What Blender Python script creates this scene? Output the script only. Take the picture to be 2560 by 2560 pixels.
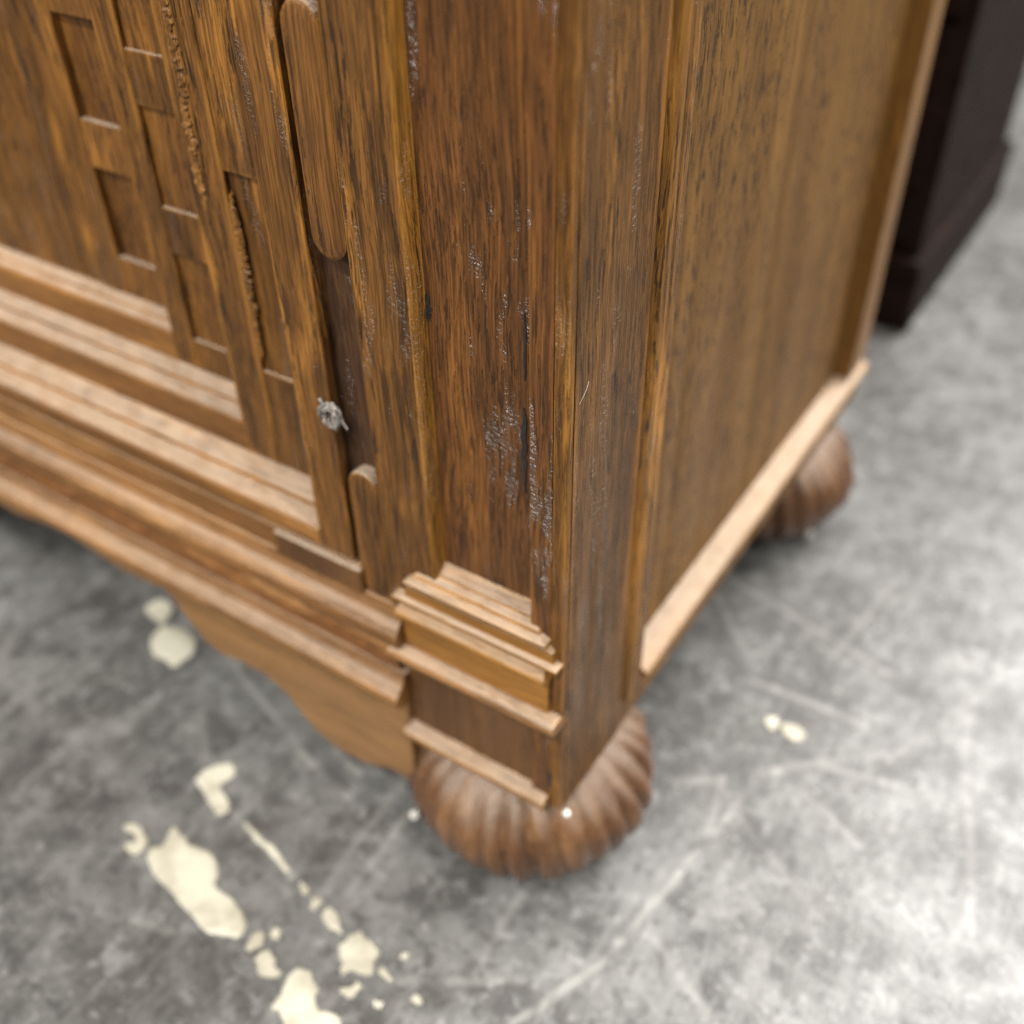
import bpy, bmesh, math, random
from mathutils import Vector, Matrix
random.seed(7)
for o in list(bpy.data.objects): bpy.data.objects.remove(o)
sc = bpy.context.scene
COL = sc.collection
U = 0.55          # one drawing unit in metres; origin = lowest point of the cabinet's front right corner

# ------------------------------------------------------------------ camera
cam_d = bpy.data.cameras.new('camera'); cam = bpy.data.objects.new('camera', cam_d); COL.objects.link(cam)
CP = Vector((0.27772, -0.48354, 0.83010))
rt = Vector((0.83904, 0.54383, -0.01621)); dn = Vector((0.34294, -0.55175, -0.76024)); fw = Vector((-0.42238, 0.63231, -0.64945))
M4 = Matrix.Identity(4)
for i in range(3):
    M4[i][0] = rt[i]; M4[i][1] = -dn[i]; M4[i][2] = -fw[i]; M4[i][3] = CP[i]*U
cam.matrix_world = M4
cam_d.sensor_width = 36; cam_d.lens = 37.72; cam_d.clip_start = 0.01; cam_d.clip_end = 100
cam_d.dof.use_dof = True; cam_d.dof.focus_distance = 0.69*U; cam_d.dof.aperture_fstop = 4.3
sc.camera = cam

# ------------------------------------------------------------------ world and lamps (a lit indoor hall: rows of ceiling panels, one added low lamp in front)
w = bpy.data.worlds.new('World'); sc.world = w; w.use_nodes = True
w.node_tree.nodes['Background'].inputs[0].default_value = (1.0, 0.97, 0.92, 1); w.node_tree.nodes['Background'].inputs[1].default_value = 0.24
def area(name, loc, target, sx, sy, power, col=(1, .97, .91)):
    d = bpy.data.lights.new(name, 'AREA'); d.shape = 'RECTANGLE'; d.size = sx; d.size_y = sy; d.energy = power; d.color = col
    o = bpy.data.objects.new(name, d); COL.objects.link(o); o.location = loc
    o.rotation_euler = (Vector(target)-Vector(loc)).to_track_quat('-Z', 'Y').to_euler(); return o
area('area_lamp', (1.0, 2.4, 2.5), (0.6, 1.0, 0), 1.8, 2.2, 265, (1, .98, .95))
area('area_lamp', (-0.9, -2.3, 1.9), (-0.3, 0, 0.0), 2.2, 0.12, 62)  # added low front lamp, brightens the front and the floor under the apron
area('area_lamp', (1.6, -0.35, 2.2), (0.1, 0, 0.1), 0.14, 2.2, 56)
area('area_lamp', (-0.5, -1.5, 2.5), (-0.4, -0.3, 0), 2.2, 0.22, 90)
sc.view_settings.view_transform = 'Standard'; sc.view_settings.look = 'None'; sc.view_settings.exposure = 0; sc.view_settings.gamma = 1
sc.render.engine = 'CYCLES'; sc.cycles.use_denoising = True; sc.cycles.denoising_prefilter = 'NONE'
sc.cycles.max_bounces = 5; sc.cycles.use_adaptive_sampling = False

# ------------------------------------------------------------------ node helpers
class NT:
    def __init__(s, name):
        s.m = bpy.data.materials.new(name); s.m.use_nodes = True; s.t = s.m.node_tree; s.t.nodes.clear()
        s.out = s.t.nodes.new('ShaderNodeOutputMaterial'); s.b = s.t.nodes.new('ShaderNodeBsdfPrincipled')
        s.t.links.new(s.b.outputs[0], s.out.inputs[0])
    def put(s, sock, v):
        if isinstance(v, bpy.types.NodeSocket): s.t.links.new(v, sock)
        elif isinstance(v, (tuple, list)):
            sock.default_value = (*v, 1) if len(v) == 3 and sock.type == 'RGBA' else v
        else: sock.default_value = v
    def math(s, op, a, b=0, c=None, clamp=False):
        n = s.t.nodes.new('ShaderNodeMath'); n.operation = op; n.use_clamp = clamp; s.put(n.inputs[0], a); s.put(n.inputs[1], b)
        if c is not None: s.put(n.inputs[2], c)
        return n.outputs[0]
    def vec(s, op, a, b=None):
        n = s.t.nodes.new('ShaderNodeVectorMath'); n.operation = op; s.put(n.inputs[0], a)
        if b is not None: s.put(n.inputs[3] if op == 'SCALE' else n.inputs[1], b)
        return n.outputs['Value'] if op in ('DOT_PRODUCT', 'LENGTH', 'DISTANCE') else n.outputs[0]
    def noise(s, co, scale, detail=2, rough=.5, dist=0, col=False):
        n = s.t.nodes.new('ShaderNodeTexNoise'); s.put(n.inputs['Vector'], co); n.inputs['Scale'].default_value = scale
        n.inputs['Detail'].default_value = detail; n.inputs['Roughness'].default_value = rough; n.inputs['Distortion'].default_value = dist
        return n.outputs['Color' if col else 'Fac']
    def step(s, v, a, b, lo=0, hi=1):
        n = s.t.nodes.new('ShaderNodeMapRange'); n.interpolation_type = 'SMOOTHSTEP'; s.put(n.inputs[0], v)
        n.inputs[1].default_value = a; n.inputs[2].default_value = b; n.inputs[3].default_value = lo; n.inputs[4].default_value = hi
        return n.outputs[0]
    def mix(s, f, a, b, mode='MIX'):
        n = s.t.nodes.new('ShaderNodeMix'); n.data_type = 'RGBA'; n.blend_type = mode; s.put(n.inputs[0], f); s.put(n.inputs[6], a); s.put(n.inputs[7], b)
        return n.outputs[2]
    def bump(s, h, strength, dist, nrm=None):
        n = s.t.nodes.new('ShaderNodeBump'); s.put(n.inputs['Height'], h); n.inputs['Strength'].default_value = strength; n.inputs['Distance'].default_value = dist
        if nrm is not None: s.t.links.new(nrm, n.inputs['Normal'])
        return n.outputs[0]

def wood(name, axis='z', dark=(.072, .029, .012), mid=(.165, .069, .022), light=(.40, .18, .044), orange=.5, pore=1.0,
         rough=.42, dust_light=.6, wear=1.0, glint=.0, fibc=1.0, spec=.35, streak=0, bevel=.0022, coarse=1.0, contrast=1.0, plen=.065, purple=0.0, dust_light_col=(.49, .40, .31), seed=0):
    tint = lambda c: (c[0]*1.05, c[1]*.945, c[2]*.70)
    dark, mid, light = tint(dark), tint(mid), tint(light)
    k = NT(name); g = k.t.nodes.new('ShaderNodeTexCoord').outputs['Object']
    rnd = k.t.nodes.new('ShaderNodeObjectInfo').outputs['Random']
    off = k.t.nodes.new('ShaderNodeCombineXYZ'); k.put(off.inputs[0], k.math('MULTIPLY', rnd, 7.3)); k.put(off.inputs[1], k.math('MULTIPLY', rnd, 3.1)); k.put(off.inputs[2], k.math('MULTIPLY_ADD', rnd, 5.7, seed*1.37))
    wob = k.vec('SCALE', k.vec('SUBTRACT', k.noise(g, 14, 1, col=True), (.5, .5, .5)), .006)   # grain wanders a little
    p0 = k.vec('ADD', k.vec('ADD', g, off.outputs[0]), wob)
    ax = 'xyz'.index(axis)
    def st(f):
        v = [1, 1, 1]; v[ax] = f; return k.vec('MULTIPLY', p0, tuple(v))
    big = k.noise(st(.10), 42, 3, .6)
    band = k.noise(st(.05), 120*coarse, 2, .55)
    fib = k.noise(st(.026), 1150, 3, .7)
    pmask = k.step(k.noise(st(.06), 95*coarse, 2, .5), .36, .54)
    por = k.step(k.noise(st(plen), 820*coarse, 3, .7), .560, .585)
    por2 = k.math('MULTIPLY', k.step(k.noise(st(.045), 430*coarse, 4, .75), .635, .65), .9)
    patch = k.step(k.noise(st(.16), 55, 4, .6), .54, .66)
    col = k.mix(k.step(big, .5-.22/contrast, .5+.22/contrast), dark, mid)
    col = k.mix(k.math('MULTIPLY', k.step(band, .52, .66), .55), col, tuple(c*.62 for c in mid))
    col = k.mix(k.math('MULTIPLY', patch, orange), col, light)
    if purple: col = k.mix(k.math('MULTIPLY', k.step(k.noise(p0, 30, 3), .4, .6), purple), col, (.06, .028, .018))
    if streak: col = k.mix(k.math('MULTIPLY', k.step(k.noise(st(.035), 310, 3, .65), .50, .60), streak), col, tuple(c*.30 for c in mid))
    fv = k.step(fib, .38, .62, 1-.42*fibc, 1+.36*fibc)
    fc = k.t.nodes.new('ShaderNodeCombineColor')
    for i in range(3): k.put(fc.inputs[i], fv)
    col = k.mix(1.0, col, fc.outputs[0], 'MULTIPLY')
    pp = k.math('MULTIPLY', k.math('MAXIMUM', k.math('MULTIPLY', por, pmask), por2), pore, clamp=True)
    col = k.mix(k.math('MULTIPLY', pp, .85), col, (.018, .010, .006))
    gm = k.step(k.noise(st(.19), 88, 4, .66), .545, .595) if glint else None
    if glint: col = k.mix(k.math('MULTIPLY', gm, .72*glint), col, tuple(c*.55 for c in dark))
    geo = k.t.nodes.new('ShaderNodeNewGeometry')
    if wear:     # worn arrises, rubbed back to pale timber in an uneven line
        bv = k.t.nodes.new('ShaderNodeBevel'); bv.samples = 3; bv.inputs[0].default_value = bevel
        edge = k.step(k.math('SUBTRACT', 1, k.vec('DOT_PRODUCT', bv.outputs[0], geo.outputs['Normal'])), .015, .10)
        wn = k.step(k.noise(st(.12), 130, 4, .65), .40, .60)
        col = k.mix(k.math('MULTIPLY', k.math('MULTIPLY', edge, wn), wear, clamp=True), col, light)
    # dusty ledges, their bright overhead lighting also painted into the pale colour
    nz = k.t.nodes.new('ShaderNodeSeparateXYZ'); k.t.links.new(geo.outputs['Normal'], nz.inputs[0])
    dn_ = k.step(k.noise(p0, 90, 3, .6), .30, .62, .7, 1.0)
    du = k.math('MULTIPLY', k.math('MULTIPLY', k.step(nz.outputs[2], .35, .8), dn_), dust_light, clamp=True)
    col = k.mix(du, col, dust_light_col)
    k.put(k.b.inputs['Base Color'], col)
    # relief: fibres and open pores in the timber, crazed old varnish over it in streaky patches
    h = k.math('ADD', k.math('MULTIPLY', pp, -1.1), k.math('MULTIPLY', fib, .8*fibc))
    h = k.math('ADD', h, k.math('MULTIPLY', big, 2.0))
    n1 = k.bump(h, .8, .0009)
    k.put(k.b.inputs['Normal'], n1)
    k.put(k.b.inputs['Roughness'], k.math('ADD', k.step(band, .3, .7, rough-.06, rough+.10), k.math('MULTIPLY', du, .3), clamp=True))
    k.b.inputs['Specular IOR Level'].default_value = spec
    if glint:
        grit = k.noise(k.vec('MULTIPLY', p0, tuple(1.15 if i == ax else .6 for i in range(3))), 520, 1.5, .6)
        k.put(k.b.inputs['Coat Weight'], k.math('MULTIPLY', gm, glint, clamp=True)); k.b.inputs['Coat Roughness'].default_value = .22; k.b.inputs['Coat IOR'].default_value = 1.9
        k.put(k.b.inputs['Coat Normal'], k.bump(grit, 1.0, .0060, n1))
    return k.m

def plain(name, col, rough=.6, var=.15, scale=60, bump=.0):
    k = NT(name); g = k.t.nodes.new('ShaderNodeTexCoord').outputs['Object']
    n = k.noise(g, scale, 4, .6)
    k.put(k.b.inputs['Base Color'], k.mix(k.step(n, .3, .7), tuple(c*(1-var) for c in col), tuple(min(1, c*(1+var)) for c in col)))
    k.b.inputs['Roughness'].default_value = rough
    if bump: k.put(k.b.inputs['Normal'], k.bump(k.noise(g, scale*4, 3), .5, bump))
    return k.m

# ------------------------------------------------------------------ mesh helpers (all coordinates in drawing units)
def obj(name, bm, mat, parent=None, bev=0, seg=2, smooth=False, clampb=True):
    if bev:
        bmesh.ops.remove_doubles(bm, verts=bm.verts, dist=1e-6)
        bmesh.ops.recalc_face_normals(bm, faces=bm.faces)
        es = [e for e in bm.edges if len(e.link_faces) == 2 and e.calc_face_angle(0) > .3]
        bmesh.ops.bevel(bm, geom=es, offset=bev, segments=seg, affect='EDGES', profile=.6, clamp_overlap=clampb)
    bmesh.ops.recalc_face_normals(bm, faces=bm.faces)
    for v in bm.verts: v.co *= U
    me = bpy.data.meshes.new(name); bm.to_mesh(me); bm.free()
    if smooth:
        for p in me.polygons: p.use_smooth = True
    me.materials.append(mat)
    o = bpy.data.objects.new(name, me); COL.objects.link(o); o.parent = parent
    return o
def bbox(bm, x0, x1, y0, y1, z0, z1):
    vs = [bm.verts.new((x, y, z)) for z in (z0, z1) for y in (y0, y1) for x in (x0, x1)]
    for f in ((0, 2, 3, 1), (4, 5, 7, 6), (0, 1, 5, 4), (2, 6, 7, 3), (0, 4, 6, 2), (1, 3, 7, 5)): bm.faces.new([vs[i] for i in f])
def box(name, x0, x1, y0, y1, z0, z1, mat, parent, bev=.0015):
    bm = bmesh.new(); bbox(bm, x0, x1, y0, y1, z0, z1); return obj(name, bm, mat, parent, bev)
def prism(bm, prof, a0, a1, ax):
    """profile in the plane normal to ax ('x': (y,z), 'y': (x,z)), swept from a0 to a1"""
    def P(a, p): return (a, p[0], p[1]) if ax == 'x' else (p[0], a, p[1])
    A = [bm.verts.new(P(a0, p)) for p in prof]; B = [bm.verts.new(P(a1, p)) for p in prof]
    n = len(prof)
    for i in range(n): bm.faces.new((A[i], A[(i+1) % n], B[(i+1) % n], B[i]))
    bm.faces.new(A[::-1]); bm.faces.new(B)
def sweep(name, prof, a0, a1, ax, mat, parent, bev=0, smooth=False):
    bm = bmesh.new(); prism(bm, prof, a0, a1, ax); return obj(name, bm, mat, parent, bev, smooth=smooth)
def stepped(name, levels, yb, mat, parent, bev=.0012):
    """mitred moulding round three sides: levels are (y, z, x_left, x_right), bottom to top"""
    bm = bmesh.new(); rings = []
    for y, z, xl, xr in levels:
        rings.append([bm.verts.new(c) for c in ((xl, yb, z), (xl, y, z), (xr, y, z), (xr, yb, z))])
    for a, b in zip(rings, rings[1:]):
        for i in range(4): bm.faces.new((a[i], a[(i+1) % 4], b[(i+1) % 4], b[i]))
    bm.faces.new(rings[0][::-1]); bm.faces.new(rings[-1])
    return obj(name, bm, mat, parent, bev)
def tag(o, label=None, cat=None, group=None, kind=None):
    if label: o['label'] = label
    if cat: o['category'] = cat
    if group: o['group'] = group
    if kind: o['kind'] = kind
    return o

# ------------------------------------------------------------------ materials
W_front = wood('wood_front', 'z', dark=(.080, .033, .0125), mid=(.130, .057, .018), light=(.21, .092, .024), glint=.8, orange=.45, rough=.40, pore=.8, contrast=.7, streak=.2)
W_stile = wood('wood_stile', 'z', dark=(.075, .034, .010), mid=(.165, .077, .020), light=(.31, .148, .034), pore=1.0, coarse=.7, orange=.5, glint=.28, contrast=1.1, streak=.85)
W_cable = wood('wood_cable', 'z', dark=(.095, .042, .013), mid=(.185, .086, .024), light=(.30, .145, .036), pore=.9, coarse=.9, orange=.5, streak=.45, wear=1.2)
W_door = wood('wood_door', 'z', dark=(.075, .034, .010), mid=(.17, .079, .020), light=(.36, .172, .040), orange=.6, rough=.40, coarse=.85, glint=.25, streak=.35)
W_deep = wood('wood_door_deep', 'z', dark=(.11, .049, .015), mid=(.205, .096, .026), light=(.36, .172, .040), orange=.55, wear=0)
W_worn = wood('wood_worn_strip', 'z', dark=(.075, .034, .010), mid=(.175, .081, .021), light=(.38, .185, .045), orange=.7, coarse=.85, wear=1.6, bevel=.005, streak=.3)
W_arris = wood('wood_arris', 'z', dark=(.100, .044, .010), mid=(.28, .133, .027), light=(.38, .19, .045), orange=.5, contrast=1.6, pore=.6, glint=.2)
W_corner = wood('wood_corner', 'z', dark=(.078, .037, .011), mid=(.145, .071, .020), light=(.31, .150, .036), orange=.45, wear=1.3, bevel=.005, glint=.15, streak=.3, spec=.22)
W_side = wood('wood_side', 'z', dark=(.108, .053, .014), mid=(.172, .092, .025), light=(.24, .130, .036), orange=.4, pore=.9, rough=.48, plen=.22, coarse=.5, contrast=.6, wear=0, fibc=.6, spec=.2)
W_edge = wood('wood_side_edge', 'z', dark=(.13, .066, .017), mid=(.21, .107, .027), light=(.30, .150, .038), orange=.5, pore=.5, wear=0, fibc=.5)
W_bead = wood('wood_bead', 'z', dark=(.11, .050, .009), mid=(.24, .115, .021), light=(.40, .20, .045), orange=.7, wear=1.0, glint=.2)
W_horiz = wood('wood_horizontal', 'x', dark=(.12, .054, .017), mid=(.25, .119, .035), light=(.38, .19, .055), orange=.5, pore=.5, fibc=.6, dust_light=.56)
W_orange = wood('wood_honey', 'x', dark=(.19, .090, .021), mid=(.29, .143, .031), light=(.37, .185, .045), orange=.5, pore=.3, fibc=.4, wear=.6, dust_light=.6)
W_die = wood('wood_die', 'z', dark=(.075, .035, .015), mid=(.125, .060, .023), light=(.22, .11, .04), orange=.2, pore=.4, fibc=.4, wear=.6)
W_ledge = wood('wood_side_ledge', 'y', dark=(.20, .112, .05), mid=(.31, .182, .082), orange=.4, pore=.3, wear=0, fibc=.4, dust_light=.58)
W_foot = wood('wood_foot', 'z', dark=(.080, .038, .021), mid=(.150, .076, .040), light=(.25, .145, .085), orange=.4, pore=.4, dust_light=.3, dust_light_col=(.42, .34, .27), wear=0, rough=.30, fibc=.5, spec=.5)
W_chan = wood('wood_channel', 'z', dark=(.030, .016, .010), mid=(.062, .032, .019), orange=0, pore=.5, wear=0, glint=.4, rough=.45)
W_splint = wood('wood_splintered', 'z', dark=(.15, .07, .020), mid=(.31, .158, .048), light=(.44, .25, .085), orange=.6, pore=.6, dust_light=.1, wear=0)
W_cap = wood('wood_worn_ledge', 'x', dark=(.16, .077, .030), mid=(.26, .132, .050), light=(.40, .23, .10), orange=.5, pore=.5, fibc=.9, dust_light=.5, bevel=.004)
W_mould = wood('wood_base_moulding', 'x', dark=(.145, .068, .024), mid=(.235, .117, .042), light=(.36, .20, .085), orange=.5, pore=.4, fibc=.6, dust_light=.38, wear=.8)
W_frieze = wood('wood_frieze', 'x', dark=(.17, .073, .026), mid=(.30, .147, .055), light=(.41, .235, .115), orange=.7, pore=.3, dust_light=.5, wear=0, fibc=.5)
W_apron = wood('wood_apron', 'x', dark=(.20, .112, .052), mid=(.28, .158, .074), light=(.35, .205, .10), orange=.5, pore=.2, rough=.35, wear=0, fibc=.4)
M_black = plain('black_gap', (.012, .012, .012), .45, .4, 900, .0006)
M_inside = plain('dark_interior', (.02, .013, .009), .8)
k = NT('cream_paint'); g = k.t.nodes.new('ShaderNodeTexCoord').outputs['Object']
col = k.mix(k.step(k.noise(g, 38, 4, .6), .38, .62), (.40, .37, .29), (.57, .545, .445))
col = k.mix(k.math('MULTIPLY', k.step(k.noise(g, 170, 4, .7), .62, .70), .7), col, (.20, .19, .17))
k.put(k.b.inputs['Base Color'], col); k.b.inputs['Roughness'].default_value = .5
k.put(k.b.inputs['Normal'], k.bump(k.noise(g, 140, 4), .6, .0008)); M_paint = k.m
M_dust = plain('grey_lint', (.26, .235, .21), .95, .5, 500)
M_crumb = plain('pale_crumb', (.78, .75, .70), .7, .1, 900)
M_darkwood = wood('wood_dark_neighbour', 'x', dark=(.006, .003, .003), mid=(.016, .007, .006), light=(.03, .013, .009), orange=.2, dust_light=.0, wear=0, rough=.7, spec=.12)

# ------------------------------------------------------------------ floor: worn sealed concrete
ZF = -.150
SPLATS=[[(-0.6218,0.078),(-0.615,0.0675),(-0.6152,0.0553),(-0.6299,0.0542),(-0.6426,0.0579),(-0.6567,0.0653),(-0.6562,0.0774),(-0.647,0.0842),(-0.6338,0.0867)],
[(-0.6084,0.0253),(-0.6159,0.0467),(-0.6051,0.0608),(-0.5796,0.0636),(-0.5567,0.0548),(-0.5449,0.0396),(-0.5483,0.0236),(-0.5504,0.0114),(-0.5696,0.013),(-0.5873,0.013)],
[(-0.4126,-0.0886),(-0.4035,-0.0699),(-0.3958,-0.0546),(-0.3817,-0.0561),(-0.3755,-0.0677),(-0.3786,-0.0824),(-0.3687,-0.0886),(-0.3536,-0.094),(-0.3486,-0.1029),(-0.3524,-0.1113),(-0.3635,-0.11),(-0.377,-0.1014),(-0.3954,-0.0955)],
[(-0.3844,-0.1541),(-0.3829,-0.1438),(-0.3696,-0.1471),(-0.3522,-0.1523),(-0.3362,-0.1468),(-0.32,-0.15),(-0.3048,-0.1582),(-0.3006,-0.1729),(-0.2859,-0.1785),(-0.2683,-0.1757),(-0.2525,-0.1782),(-0.2414,-0.1875),(-0.2393,-0.2011),(-0.2505,-0.2053),(-0.2704,-0.2099),(-0.2927,-0.2079),(-0.325,-0.2012),(-0.357,-0.1957),(-0.377,-0.1906),(-0.3857,-0.1758),(-0.3755,-0.1671)],
[(-0.2284,-0.2011),(-0.2318,-0.1884),(-0.2268,-0.1822),(-0.2174,-0.1842),(-0.2151,-0.1947),(-0.2186,-0.2047)],
[(-0.2125,-0.2066),(-0.2123,-0.1977),(-0.2006,-0.1942),(-0.1912,-0.1988),(-0.1802,-0.2051),(-0.1827,-0.2114),(-0.1958,-0.2131),(-0.2073,-0.211)],
[(-0.1717,-0.2053),(-0.174,-0.1936),(-0.1655,-0.1891),(-0.1546,-0.1888),(-0.1487,-0.1944),(-0.1397,-0.1942),(-0.1379,-0.2022),(-0.1275,-0.2119),(-0.1172,-0.2124),(-0.111,-0.2058),(-0.0988,-0.2112),(-0.0925,-0.221),(-0.1025,-0.241),(-0.1242,-0.2515),(-0.1376,-0.2498),(-0.1524,-0.2313),(-0.1621,-0.2339),(-0.1682,-0.2306),(-0.1674,-0.2192),(-0.1714,-0.2126)],
[(-0.1529,-0.1511),(-0.1502,-0.1395),(-0.1472,-0.1306),(-0.1345,-0.1335),(-0.122,-0.1315),(-0.1135,-0.1359),(-0.1144,-0.1461),(-0.1067,-0.1545),(-0.1122,-0.1637),(-0.1268,-0.1654),(-0.1298,-0.1739),(-0.1359,-0.175),(-0.1399,-0.1642),(-0.1513,-0.1579)],
[(-0.1892,-0.1379),(-0.1882,-0.1291),(-0.1779,-0.1287),(-0.1649,-0.1368),(-0.1567,-0.1416),(-0.1596,-0.1455),(-0.1758,-0.1437)],
[(-0.2312,-0.1245),(-0.2256,-0.121),(-0.2139,-0.1243),(-0.2119,-0.1315),(-0.2237,-0.1305)],
[(-0.195,-0.1292),(-0.1945,-0.1328),(-0.1952,-0.1362),(-0.1986,-0.1384),(-0.2025,-0.136),(-0.2049,-0.1334),(-0.2062,-0.1295),(-0.2028,-0.1274),(-0.1988,-0.1273)],
[(-0.108,-0.1516),(-0.1019,-0.1468),(-0.0864,-0.1491),(-0.0869,-0.156),(-0.1014,-0.1549)],
[(-0.1264,-0.1876),(-0.1167,-0.1777),(-0.1132,-0.1699),(-0.1073,-0.1699),(-0.1075,-0.1792),(-0.111,-0.187),(-0.1218,-0.1883)],
[(-0.2083,-0.1744),(-0.2073,-0.1774),(-0.2079,-0.1804),(-0.2113,-0.1812),(-0.2149,-0.1807),(-0.2179,-0.1782),(-0.2166,-0.1752),(-0.2147,-0.1731),(-0.2112,-0.1718)],
[(-0.0901,-0.1258),(-0.0884,-0.1282),(-0.0895,-0.131),(-0.0926,-0.1312),(-0.0954,-0.1309),(-0.0973,-0.1286),(-0.0967,-0.1259),(-0.0951,-0.1236),(-0.092,-0.1237)],
[(-0.0541,-0.1534),(-0.0522,-0.1559),(-0.0547,-0.1589),(-0.0582,-0.16),(-0.0618,-0.1601),(-0.063,-0.1574),(-0.0625,-0.1545),(-0.0601,-0.1514),(-0.0564,-0.1518)],
[(-0.0812,-0.1752),(-0.0813,-0.1776),(-0.0825,-0.18),(-0.0854,-0.1817),(-0.0878,-0.1806),(-0.0893,-0.1791),(-0.0897,-0.1766),(-0.0867,-0.1749),(-0.0838,-0.1745)],
[(0.1005,0.3206),(0.1008,0.3135),(0.0984,0.3068),(0.0925,0.3062),(0.0871,0.3082),(0.0828,0.3143),(0.0862,0.3211),(0.0906,0.3249),(0.0966,0.3269)],
[(0.1321,0.3152),(0.1314,0.3078),(0.122,0.3037),(0.1124,0.308),(0.1045,0.3125),(0.1017,0.3205),(0.1108,0.3248),(0.1207,0.3262),(0.1304,0.3225)],
[(-0.4304,-0.1739),(-0.4253,-0.1671),(-0.4126,-0.1649),(-0.3983,-0.17),(-0.3901,-0.1786),(-0.39,-0.1899),(-0.4016,-0.195),(-0.4105,-0.1916),(-0.4054,-0.1872),(-0.4004,-0.1805),(-0.4057,-0.1746),(-0.4154,-0.1738),(-0.4243,-0.1771)],
[(-0.3279,-0.1018),(-0.3149,-0.1031),(-0.2949,-0.1068),(-0.2767,-0.109),(-0.2549,-0.1155),(-0.2443,-0.1198),(-0.2498,-0.1211),(-0.2716,-0.1171),(-0.291,-0.1135),(-0.315,-0.1079)]]
SCRATCH=[(0.0671,-0.0356,0.0898,0.0999,0.65),
(0.0898,0.0999,0.1121,0.2518,0.65),
(0.1121,0.2518,0.1528,0.2887,0.65),
(0.1528,0.2887,0.2313,0.3566,0.52),
(0.1528,0.2887,0.2335,0.3083,0.52),
(0.0962,0.1277,0.0776,0.2165,0.6),
(0.0776,0.2165,0.0363,0.1873,0.7),
(0.0492,0.3646,0.1398,0.3679,0.8),
(0.1398,0.3679,0.1819,0.3673,0.7),
(0.1592,0.2463,0.228,0.2162,0.5),
(-0.3426,-0.0989,-0.2402,-0.1217,1),
(-0.1862,-0.0027,-0.179,-0.1148,0.6),
(-0.3101,-0.0054,-0.2517,-0.0195,0.7),
(-0.5024,0.0584,-0.3371,0.0012,0.6),
(-0.3371,0.0012,-0.2658,-0.0212,0.7),
(-0.3055,0.0212,-0.261,0.0124,0.8),
(-0.0805,-0.1491,0.0115,-0.0883,0.5),
(-0.0343,-0.0168,-0.0284,-0.1092,0.5),
(0.1143,0.4501,0.1379,0.6199,0.5),
(-0.0419,0.5076,0.1892,0.4599,0.5),
(-0.3413,-0.242,-0.3021,-0.2318,0.4),
(0.0272,-0.1263,0.0671,-0.0356,0.8)]

k = NT('worn_concrete'); g = k.t.nodes.new('ShaderNodeTexCoord').outputs['Object']
c1 = k.noise(g, 5, 5, .6); c2 = k.noise(g, 26, 5, .62); c3 = k.noise(g, 110, 4, .6); c4 = k.noise(g, 420, 2, .6)
col = k.mix(k.step(c1, .34, .66), (.078, .075, .070), (.150, .150, .147))
col = k.mix(k.math('MULTIPLY', k.step(c2, .48, .70), .55), col, (.23, .23, .223))
col = k.mix(k.math('MULTIPLY', k.step(c2, .50, .36), .9), col, (.058, .055, .052))
col = k.mix(k.math('MULTIPLY', k.step(c3, .58, .70), .40), col, (.36, .358, .34))
col = k.mix(k.math('MULTIPLY', k.step(c3, .44, .34), .7), col, (.055, .053, .050))
col = k.mix(k.math('MULTIPLY', k.step(c4, .60, .72), .3), col, (.45, .45, .43))
c5 = k.noise(g, 62, 6, .68, .4)
col = k.mix(k.math('MULTIPLY', k.step(c5, .53, .66), .40), col, (.27, .27, .265)); col = k.mix(k.math('MULTIPLY', k.step(c5, .47, .36), .7), col, (.050, .048, .046))
sep = k.t.nodes.new('ShaderNodeSeparateXYZ'); k.t.links.new(g, sep.inputs[0])
wobx = k.math('MULTIPLY_ADD', k.math('SUBTRACT', k.noise(g, 22, 3), .5), .005, sep.outputs[0])
woby = k.math('MULTIPLY_ADD', k.math('SUBTRACT', k.noise(k.vec('ADD', g, (3, 5, 1)), 22, 3), .5), .005, sep.outputs[1])
rs = random.Random(11)
for _ in range(20):                            # many faint straight drag scratches crossing the slab
    x_, y_ = rs.uniform(-.5, .7), rs.uniform(-.4, 1.0); an = rs.choice((.75, .95, 2.3, 2.6, 1.6))+rs.gauss(0, .12); le = rs.uniform(.15, .5)
    SCRATCH.append((x_, y_, x_+le*math.cos(an), y_+le*math.sin(an), rs.uniform(.18, .42)))
acc = None
for (ax_, ay_, bx_, by_, ww) in SCRATCH:      # scuffs and scratches: distance to each line
    ax_, ay_, bx_, by_ = (v*U for v in (ax_, ay_, bx_, by_)); L = math.hypot(bx_-ax_, by_-ay_); dx, dy = (bx_-ax_)/L, (by_-ay_)/L
    px = k.math('SUBTRACT', wobx, ax_); py = k.math('SUBTRACT', woby, ay_)
    tt = k.math('ADD', k.math('MULTIPLY', px, dx), k.math('MULTIPLY', py, dy))
    tt = k.math('MINIMUM', k.math('MAXIMUM', tt, 0), L)
    ex = k.math('SUBTRACT', px, k.math('MULTIPLY', tt, dx)); ey = k.math('SUBTRACT', py, k.math('MULTIPLY', tt, dy))
    d2 = k.math('SQRT', k.math('ADD', k.math('MULTIPLY', ex, ex), k.math('MULTIPLY', ey, ey)))
    v = k.step(d2, .0006, .0040, ww*.42, 0)
    acc = v if acc is None else k.math('MAXIMUM', acc, v)
acc = k.math('MULTIPLY', acc, k.step(k.noise(g, 60, 3), .32, .58, .25, .9))
col = k.mix(acc, col, (.52, .51, .47))
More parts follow.
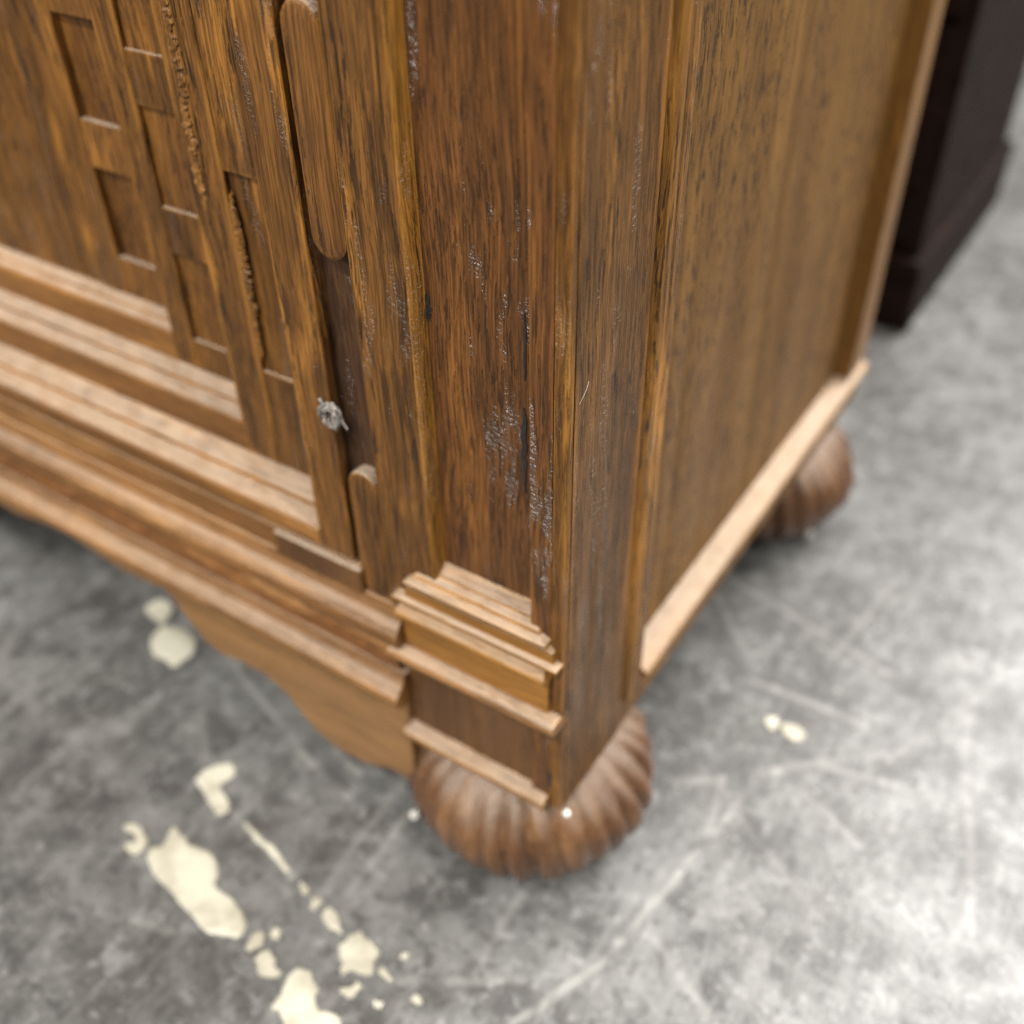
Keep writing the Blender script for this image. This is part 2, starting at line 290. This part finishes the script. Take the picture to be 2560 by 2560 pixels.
for ang, am in ((.55, .16), (-.75, .14), (1.3, .12)):        # fine trowel and drag marks
    rot = k.t.nodes.new('ShaderNodeMapping'); k.put(rot.inputs['Vector'], g); rot.inputs['Rotation'].default_value = (0, 0, ang); rot.inputs['Scale'].default_value = (1, .13, 1)
    st_ = k.noise(rot.outputs[0], 95, 3, .6)
    col = k.mix(k.math('MULTIPLY', k.step(st_, .58, .68), am), col, (.33, .33, .32)); col = k.mix(k.math('MULTIPLY', k.step(st_, .40, .32), am*.8), col, (.07, .07, .068))
k.put(k.b.inputs['Base Color'], col)
k.put(k.b.inputs['Roughness'], k.step(c2, .3, .7, .42, .30))
k.put(k.b.inputs['Normal'], k.bump(k.math('ADD', c3, k.math('MULTIPLY', c4, .5)), .35, .0012))
M_floor = k.m
bm = bmesh.new()
vs = [bm.verts.new(p) for p in ((-6, -6, ZF), (6, -6, ZF), (6, 9, ZF), (-6, 9, ZF))]; bm.faces.new(vs)
floor = tag(obj('floor', bm, M_floor), kind='structure')
def chaikin(p, n=3):
    for _ in range(n):
        q = []
        for i in range(len(p)):
            a, b = p[i], p[(i+1) % len(p)]
            q += [(a[0]*.75+b[0]*.25, a[1]*.75+b[1]*.25), (a[0]*.25+b[0]*.75, a[1]*.25+b[1]*.75)]
        p = q
    return p
for pts in SPLATS:
    pts = chaikin(pts, 1); pts = chaikin([(x+random.gauss(0, .0012), y+random.gauss(0, .0012)) for x, y in pts], 1); pts = [(x+random.gauss(0, .0004), y+random.gauss(0, .0004)) for x, y in pts]; n = len(pts); cx = sum(p[0] for p in pts)/n; cy = sum(p[1] for p in pts)/n
    bm = bmesh.new(); rings = []
    for kk, (s, z) in enumerate(((1.0, .0006), (.93, .0024), (.6, .0028))):
        rings.append([bm.verts.new((cx+(x-cx)*s, cy+(y-cy)*s, ZF+z)) for x, y in pts])
    base = [bm.verts.new((x, y, ZF+.0002)) for x, y in pts]; rings.insert(0, base)
    for a, b in zip(rings, rings[1:]):
        for i in range(n): bm.faces.new((a[i], a[(i+1) % n], b[(i+1) % n], b[i]))
    bm.faces.new(rings[-1])
    obj('paint_splatter', bm, M_paint, floor)

# ------------------------------------------------------------------ the cabinet
cab = bpy.data.objects.new('wooden_cabinet', None); COL.objects.link(cab); cab.location = (0, 0, 0)
tag(cab, 'antique brown oak cabinet with carved door, fluted pilaster base and reeded bun feet', 'cabinet')
ZT = 2.1            # top of the case, far above the picture
XC = -.655          # middle of the front
XM = lambda x: 2*XC-x
box('carcass', XM(-.035), -.035, .10, .755, .012, ZT-.01, M_inside, cab, 0)
box('back_board', XM(-.004), -.004, .757, .775, .004, ZT-.01, W_side, cab, .001)
box('top_board', XM(.012), .012, -.02, .79, ZT, ZT+.03, W_horiz, cab, .003)

# side: corner post, bead, sunk panel, rails
box('corner_post', -.030, 0, .0075, .107, 0, ZT-.002, W_corner, cab, 0)
box('corner_edge', -.030, -.0122, .0002, .0074, .0005, ZT-.002, W_front, cab, 0)
box('corner_arris', -.0121, -.0003, 0, .0074, .0005, ZT-.002, W_arris, cab, .0022)
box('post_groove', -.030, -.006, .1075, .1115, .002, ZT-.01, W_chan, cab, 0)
bm = bmesh.new()
prof = [(-.024, .112), (-.002, .112), (.003, .116), (.0045, .122), (.003, .128), (.0005, .131), (.002, .136), (.002, .144), (-.003, .150), (-.024, .150)]
A = [bm.verts.new((x, y, .036)) for x, y in prof]; B = [bm.verts.new((x, y, ZT-.004)) for x, y in prof]
for i in range(len(prof)): bm.faces.new((A[i], A[(i+1) % len(prof)], B[(i+1) % len(prof)], B[i]))
bm.faces.new(A[::-1]); bm.faces.new(B)
obj('bead_moulding', bm, W_bead, cab, .0006)
box('side_panel', -.034, -.020, .148, .724, .030, ZT-.006, W_side, cab, 0)
box('back_stile', -.034, 0, .722, .777, .056, ZT-.003, W_edge, cab, .002)
box('side_rail', -.034, -.001, .1085, .777, 0, .0335, W_side, cab, .0015)
bm = bmesh.new(); prism(bm, [(-.0195, .034), (-.001, .034), (.0035, .0355), (.0060, .0390), (.0055, .0435), (.0020, .0470), (-.0040, .0490), (-.0195, .0545)], .1505, .786, 'y')
obj('side_ledge', bm, W_ledge, cab, .0008)

# front: stile with stopped channel and cabled strips, sunk pilaster board
box('stile', -.172, -.124, 0, .03, .152, ZT-.004, W_stile, cab, .0018)
box('pilaster_board', -.1235, -.0305, .0118, .03, .118, ZT-.005, W_front, cab, 0)
bm = bmesh.new(); prof = [(-.1238, -.0004), (-.1222, -.0008), (-.1205, .0010), (-.1192, .0042), (-.1186, .0080), (-.1184, .0117), (-.1238, .0117)]
A = [bm.verts.new((x, y, .152)) for x, y in prof]; B = [bm.verts.new((x, y, ZT-.006)) for x, y in prof]
for i in range(len(prof)): bm.faces.new((A[i], A[(i+1) % len(prof)], B[(i+1) % len(prof)], B[i]))
bm.faces.new(A[::-1]); bm.faces.new(B)
obj('added_bead', bm, W_bead, cab)  # added bead, gold and convex so the shaded step looks lit
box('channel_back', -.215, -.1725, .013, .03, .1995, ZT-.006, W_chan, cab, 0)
def cable(z0, z1):
    bm = bmesh.new(); xc, hw = -.1880, .0157; out = []
    n = 10
    for i in range(n+1): a = math.pi*i/n; out.append((xc+hw*math.cos(a), z1-hw+hw*math.sin(a)))
    for i in range(n+1): a = math.pi+math.pi*i/n; out.append((xc+hw*math.cos(a), z0+hw+hw*math.sin(a)))
    rings = []
    for s, y in ((1, .0128), (1, .004), (.95, .0014), (.80, .0004), (.4, -.0004)):
        r = []
        for x, z in out:
            zc = min(max(z, z0+hw), z1-hw); r.append(bm.verts.new((xc+(x-xc)*s, y, zc+(z-zc)*s)))
        rings.append(r)
    for a, b in zip(rings, rings[1:]):
        for i in range(len(a)): bm.faces.new((a[i], a[(i+1) % len(a)], b[(i+1) % len(a)], b[i]))
    bm.faces.new(rings[-1]); return obj('cable_strip', bm, W_cable, cab)
cable(.491, .657); cable(.675, .90); cable(1.05, 1.3); cable(.172, .308)

# plinth of the pilaster, mitred round its ends
stepped('base_moulding', [(-.0040, .2100, -.148, -.0085), (-.0080, .2140, -.147, -.0120), (-.0095, .2190, -.148, -.0120), (-.0050, .2225, -.143, -.0175), (-.0028, .2222, -.141, -.0205), (-.0020, .2250, -.141, -.0210), (.0030, .2290, -.135, -.0270), (.0036, .2310, -.135, -.0270), (.0112, .2395, -.128, -.0330)], .0125, W_cap, cab, .0013)
stepped('plinth_fillet', [(-.0070, .1935, -.158, -.0012), (-.0108, .1945, -.161, -.0006), (-.0108, .1978, -.161, -.0006), (-.0060, .1995, -.151, -.0060), (-.0055, .2098, -.149, -.0075)], .0122, W_orange, cab, .0009)
stepped('plinth_band', [(-.0045, .1345, -.157, -.012), (-.0045, .1735, -.157, -.012), (-.0125, .1765, -.159, -.010), (-.0125, .1810, -.159, -.011), (-.0055, .1900, -.155, -.014), (-.0055, .1932, -.155, -.014)], .0124, W_orange, cab, .0014)
stepped('plinth_cap', [(-.006, .1185, -.164, -.0005), (-.0150, .1215, -.171, -.0003), (-.0165, .1265, -.172, -.0002), (-.0140, .1315, -.170, -.0003), (-.0060, .134, -.162, -.0006)], .0121, W_cap, cab, .0016)
box('plinth_die', -.164, -.0165, .004, .0235, .013, .1183, W_die, cab, .0008)
stepped('bottom_cap', [(-.004, -.0015, -.169, -.0135), (-.0085, .002, -.170, -.0135), (-.0085, .0085, -.170, -.0135), (.003, .0168, -.167, -.0135)], .0117, W_cap, cab, .0018)
box('plinth_return', -.166, -.124, .0245, .08, .0, .15, W_die, cab, 0)

# base: rail under the door, two mouldings, frieze, shaped apron
XL = XM(-.172)
box('base_rail', XL, -.1728, .002, .05, .163, .1985, W_mould, cab, .002)
box('door_stop', -.300, -.2005, -.0045, .0016, .1725, .1990, W_die, cab, .0015)
sweep('upper_base_moulding', [(.03, .132), (-.0100, .132), (-.0145, .136), (-.0165, .143), (-.0155, .150), (-.0115, .156), (-.0060, .1615), (-.0025, .1685), (-.0015, .1735), (.0015, .1735), (.0015, .162), (.03, .162)], XL, -.1585, 'x', W_mould, cab, .0006)
sweep('lower_base_moulding', [(.03, .050), (-.0120, .050), (-.0165, .054), (-.0185, .060), (-.0175, .066), (-.0120, .072), (-.0070, .076), (-.0035, .082), (-.0030, .086), (.0, .086), (.03, .080)], XL, -.1648, 'x', W_mould, cab, .0006)
bm = bmesh.new(); nx, nz = 150, 14; grid = []
for i in range(nx+1):                      # carved frieze: low waving relief
    row = []
    for j in range(nz+1):
        x = XL+(-.1725-XL)*i/nx; v = j/nz; z = .0795+.0525*v
        s = (x+.172)/.11; wv = .5+.33*math.sin(2*math.pi*s); d = math.exp(-((v-wv)/.18)**2)*.0042+.0026*math.sin(67*x+9*v)*math.sin(23*x-5*v)*math.sin(math.pi*v)
        row.append(bm.verts.new((x, .001-d*math.sin(math.pi*min(1, max(0, v*1.15-.07))), z)))
    grid.append(row)
for i in range(nx):
    for j in range(nz): bm.faces.new((grid[i][j], grid[i+1][j], grid[i+1][j+1], grid[i][j+1]))
obj('carved_frieze', bm, W_frieze, cab, smooth=True)
ap = [(-.1665, -.080), (-.2, -.080), (-.235, -.095), (-.272, -.097), (-.295, -.089), (-.313, -.074), (-.337, -.046), (-.362, -.034), (-.395, -.034), (-.425, -.040), (-.447, -.033), (-.466, -.014), (-.480, .008), (-.495, .023), (-.53, .019), (-.565, .017), (-.61, .026), (-.655, .030)]
ap = ap+[(XM(x), z) for x, z in ap[-2::-1]]
bm = bmesh.new()
for y in (-.003, .022):
    lo = [bm.verts.new((x, y, z)) for x, z in ap]; hi = [bm.verts.new((x, y, .0495)) for x, z in ap]
    for i in range(len(ap)-1): bm.faces.new((lo[i], lo[i+1], hi[i+1], hi[i]))
    if y < 0: L0, H0 = lo, hi
    else:
        for i in range(len(ap)-1): bm.faces.new((L0[i], L0[i+1], lo[i+1], lo[i])); bm.faces.new((H0[i], H0[i+1], hi[i+1], hi[i]))
        for i in (0, -1): bm.faces.new((L0[i], H0[i], hi[i], lo[i]))
obj('apron', bm, W_apron, cab, .0025)

# door: frames stepping inward, with sunk slots whose sills catch the light
DR, DZ = -.209, .2045
door = box('door', XM(DR)+.002, DR-.002, .082, .095, DZ+.002, ZT-.02, W_deep, cab, 0)
def dbox(name, x0, x1, y0, y1, z0, z1, mat=None, bev=.0014, mirror=True):
    box(name, x0, x1, y0, y1, z0, z1, mat or W_door, door, bev)
    if mirror: box(name, XM(x1), XM(x0), y0, y1, z0, z1, mat or W_door, door, bev)
dbox('stile', -.245, DR, 0, .05, DZ, ZT-.02, W_door, .0018)
sweep('door_rail', [(.05, DZ), (.0, DZ), (-.0005, .221), (.0015, .2245), (.0165, .2290), (.0175, .2330), (.0350, .2410), (.05, .2412)], XM(-.2455), -.2455, 'x', W_horiz, door, .0007)
# first step
dbox('step_back', -.356, -.2452, .0392, .055, .2415, ZT-.02, W_door, 0)
dbox('step_strip', -.356, -.3165, .0345, .0391, .2415, ZT-.02, W_worn, .0026)
zz = [.2415, .341, .514, .80, .98, 1.25, 1.42, ZT-.02]
for i in range(0, len(zz), 2): dbox('step_block', -.3163, -.2453, .0352, .0391, zz[i], zz[i+1], W_door, .0010)
sweep('step_rail', [(.06, .2414), (.0350, .2414), (.0345, .2740), (.0365, .2770), (.0470, .2810), (.0478, .2840), (.0600, .2910), (.06, .26)], XM(-.3562), -.3562, 'x', W_horiz, door, .0005)
# second step
dbox('step_back', -.457, -.3563, .0645, .078, .2915, ZT-.02, W_deep, 0)
dbox('step_strip', -.457, -.4285, .0595, .0644, .2915, ZT-.02, W_worn, .0024)
zz = [.2915, .3225, .408, .450, .534, .576, .662, .706, .79, .832, .92, ZT-.02]
for i in range(0, len(zz), 2): dbox('step_block', -.4283, -.3564, .0602, .0644, zz[i], zz[i+1], W_door, .0010)
sweep('step_rail', [(.078, .2914), (.0600, .2914), (.0596, .3200), (.0612, .3230), (.0660, .3265), (.0668, .3285), (.0740, .3330), (.078, .333)], XM(-.4572), -.4572, 'x', W_horiz, door, .0004)
# third step and the middle
dbox('step_strip', -.560, -.527, .0745, .0815, .3335, ZT-.02, W_door, .001)
zz = [.3335, .372, .458, .50, .585, .63, .72, ZT-.02]
for i in range(0, len(zz), 2): dbox('step_block', -.5268, -.4575, .0747, .0815, zz[i], zz[i+1], W_deep, .001)
dbox('centre_panel', XM(-.562), -.562, .0765, .0815, .3335, ZT-.02, W_door, .001, False)

# torn, splintered arrises on the door's first step and black patches painting chips, cracks and the shade in gaps
def splinter(p0, p1, r, n, parent):
    bm = bmesh.new(); prev = None; m = 9
    for i in range(n+1):
        t = i/n; taper = min(1, 6*t, 6*(1-t))**.6
        c = Vector(p0).lerp(Vector(p1), t)+Vector((random.gauss(0, r*.22), 0, 0))
        rr = r*taper*random.uniform(.7, 1.1)
        ring = [bm.verts.new(c+Vector((math.cos(2*math.pi*j/m)*rr*random.uniform(.75, 1.2), math.sin(2*math.pi*j/m)*rr*.55*random.uniform(.7, 1.25), random.gauss(0, .0004)))) for j in range(m)]
        if prev:
            for j in range(m): bm.faces.new((prev[j], prev[(j+1) % m], ring[(j+1) % m], ring[j]))
        prev = ring
    return obj('splintered_edge', bm, W_splint, parent)
splinter((-.3150, .0365, .350), (-.3140, .0360, .500), .0042, 60, door)
splinter((-.3440, .0350, .475), (-.3400, .0350, .640), .0052, 70, door)
def dark_gap(x, y, z0, z1, w):
    bm = bmesh.new(); n = 14; L = []; Rr = []
    for i in range(n+1):
        t = i/n; ww = w*(math.sin(math.pi*min(.97, max(.03, t)))**.5)*random.uniform(.6, 1.1); xx = x+random.gauss(0, w*.12)
        L.append((xx-ww/2, z0+(z1-z0)*t)); Rr.append((xx+ww/2, z0+(z1-z0)*t))
    pts = L+Rr[::-1]; A = [bm.verts.new((a, y, b)) for a, b in pts]; B = [bm.verts.new((a, y-.0006, b)) for a, b in pts]
    for i in range(len(pts)): bm.faces.new((A[i], A[(i+1) % len(pts)], B[(i+1) % len(pts)], B[i]))
    bm.faces.new(B); return obj('dark_gap_patch', bm, M_black, cab)
dark_gap(-.0418, .0117, .345, .418, .0046); dark_gap(-.0405, .0117, .44, .49, .0026); dark_gap(-.1165, .0117, .462, .482, .0050)
dark_gap(-.0125, -.0001, .142, .172, .0042); dark_gap(-.0115, -.0001, .030, .052, .0045)

# bun feet, reeded
def foot(cx, cy):
    bm = bmesh.new(); NZ, NA, NR = 26, 28*9, 28; rings = []
    for i in range(NZ+1):
        v = i/NZ; z = ZF+.0005+(-.001-ZF-.0005)*v
        r = .122*math.sqrt(max(0, 1-((z+.073)/.0885)**2)); fl = min(1, max(0, (v-.02)/.12))*min(1, max(0, (1.0-v)/.15))
        ring = []
        for j in range(NA):
            a = 2*math.pi*j/NA; aw = a+.030*math.sin(3*a+1)+.022*math.sin(7*a+2.5)+.010*math.sin(13*a+9*v); c = abs(math.cos(aw*NR/2+2.4*(v-.5)))
            rr = r*(1+  .105*(.8+.3*math.sin(5*a+.7))*fl*(c**.58-.70))*(1+.008*math.sin(a*NR*.5*.37+2))+.0012*math.sin(5*a+z*60)*fl
            ring.append(bm.verts.new((cx+rr*math.cos(a), cy+rr*math.sin(a), z)))
        rings.append(ring)
    for a, b in zip(rings, rings[1:]):
        for j in range(NA): bm.faces.new((a[j], a[(j+1) % NA], b[(j+1) % NA], b[j]))
    bm.faces.new(rings[0][::-1]); bm.faces.new(rings[-1])
    return obj('bun_foot', bm, W_foot, cab, smooth=True)
f0 = foot(-.08, .08)
for (x, y) in ((-.08, .66), (XM(-.08), .08), (XM(-.08), .66)):
    c = f0.copy(); COL.objects.link(c); c.parent = cab
    c.location = ((x+.08)*U, (y-.08)*U, 0)

# ------------------------------------------------------------------ small loose things
def tube(bm, pts, r, n=6):
    prev = None
    for i, p in enumerate(pts):
        p = Vector(p); d = (Vector(pts[min(i+1, len(pts)-1)])-Vector(pts[max(i-1, 0)])).normalized()
        a = d.orthogonal().normalized(); b = d.cross(a)
        ring = [bm.verts.new(p+(a*math.cos(2*math.pi*j/n)+b*math.sin(2*math.pi*j/n))*r) for j in range(n)]
        if prev:
            for j in range(n): bm.faces.new((prev[j], prev[(j+1) % n], ring[(j+1) % n], ring[j]))
        prev = ring
bm = bmesh.new(); c = Vector((-.2085, -.002, .357))
for q in range(60):
    a0 = random.random()*6.28; span = random.uniform(1.2, 3.6); rr = .0088*random.uniform(.72, 1.18); jit = [random.gauss(0, .0011) for _ in range(6)]
    n = random.randint(6, 11)
    tube(bm, [c+Vector((math.cos(a0+span*t/n)*rr*.85+jit[0]+.0008*math.sin(5*t+jit[3]*900), jit[1]+.0022*math.sin(a0*2+t*.7), math.sin(a0+span*t/n)*rr+jit[2]+.0008*math.cos(4*t))) for t in range(n+1)], random.uniform(.0005, .0011), 5)
tube(bm, [c+Vector((-.003-.0012*t, -.001, .008+.0016*t)) for t in range(5)], .0012, 5); tube(bm, [c+Vector((.006+.0016*t, .002, .003-.0022*t)) for t in range(6)], .0009, 5)
tag(obj('lint_clump', bm, M_dust, smooth=True), 'tangled grey clump of lint caught on the cabinet door edge', 'lint')
def crumb(name, p, r, label, mat=M_crumb, group=None):
    bm = bmesh.new(); bmesh.ops.create_icosphere(bm, subdivisions=2, radius=r)
    for v in bm.verts:
        v.co *= 1+random.uniform(-.16, .16); v.co += Vector(p)
    return tag(obj(name, bm, mat, smooth=True), label, 'crumb', group)
crumb('crumb', (.0050, .0030, -.002), .0034, 'tiny white crumb on the near bun foot under the cabinet corner')
crumb('crumb', (-.1765, -.0005, ZF+.0045), .0050, 'tiny white crumb on the floor left of the near bun foot')
crumb('crumb', (.011, .642, ZF+.0045), .0055, 'pale pebble on the floor in front of the far bun foot')
bm = bmesh.new(); tube(bm, [(.0004, .012, .4360), (.0014, .0150, .4405), (.0020, .0180, .4450), (.0018, .0205, .4490)], .00013, 5)
tag(obj('stray_fibre', bm, M_crumb), 'short pale fibre sticking out from the cabinet corner', 'fibre')

# ------------------------------------------------------------------ dark furniture standing further back
nb = bpy.data.objects.new('dark_chest', None); COL.objects.link(nb); nb.location = (0, 0, 0)
tag(nb, 'dark brown wooden chest standing behind the oak cabinet on the right', 'chest')
Y0 = 1.225
box('plinth', -.95, -.040, Y0, Y0+.62, ZF+.001, ZF+.13, M_darkwood, nb, .006)
box('case', -.93, -.054, Y0+.02, Y0+.60, ZF+.1305, 1.15, M_darkwood, nb, .004)
for x0, x1 in ((-.90, -.50), (-.49, -.075)):
    d = box('drawer_front', x0, x1, Y0+.006, Y0+.0195, ZF+.16, .34, M_darkwood, nb, .004)
    d = box('drawer_front', x0, x1, Y0+.006, Y0+.0195, .36, .80, M_darkwood, nb, .004)
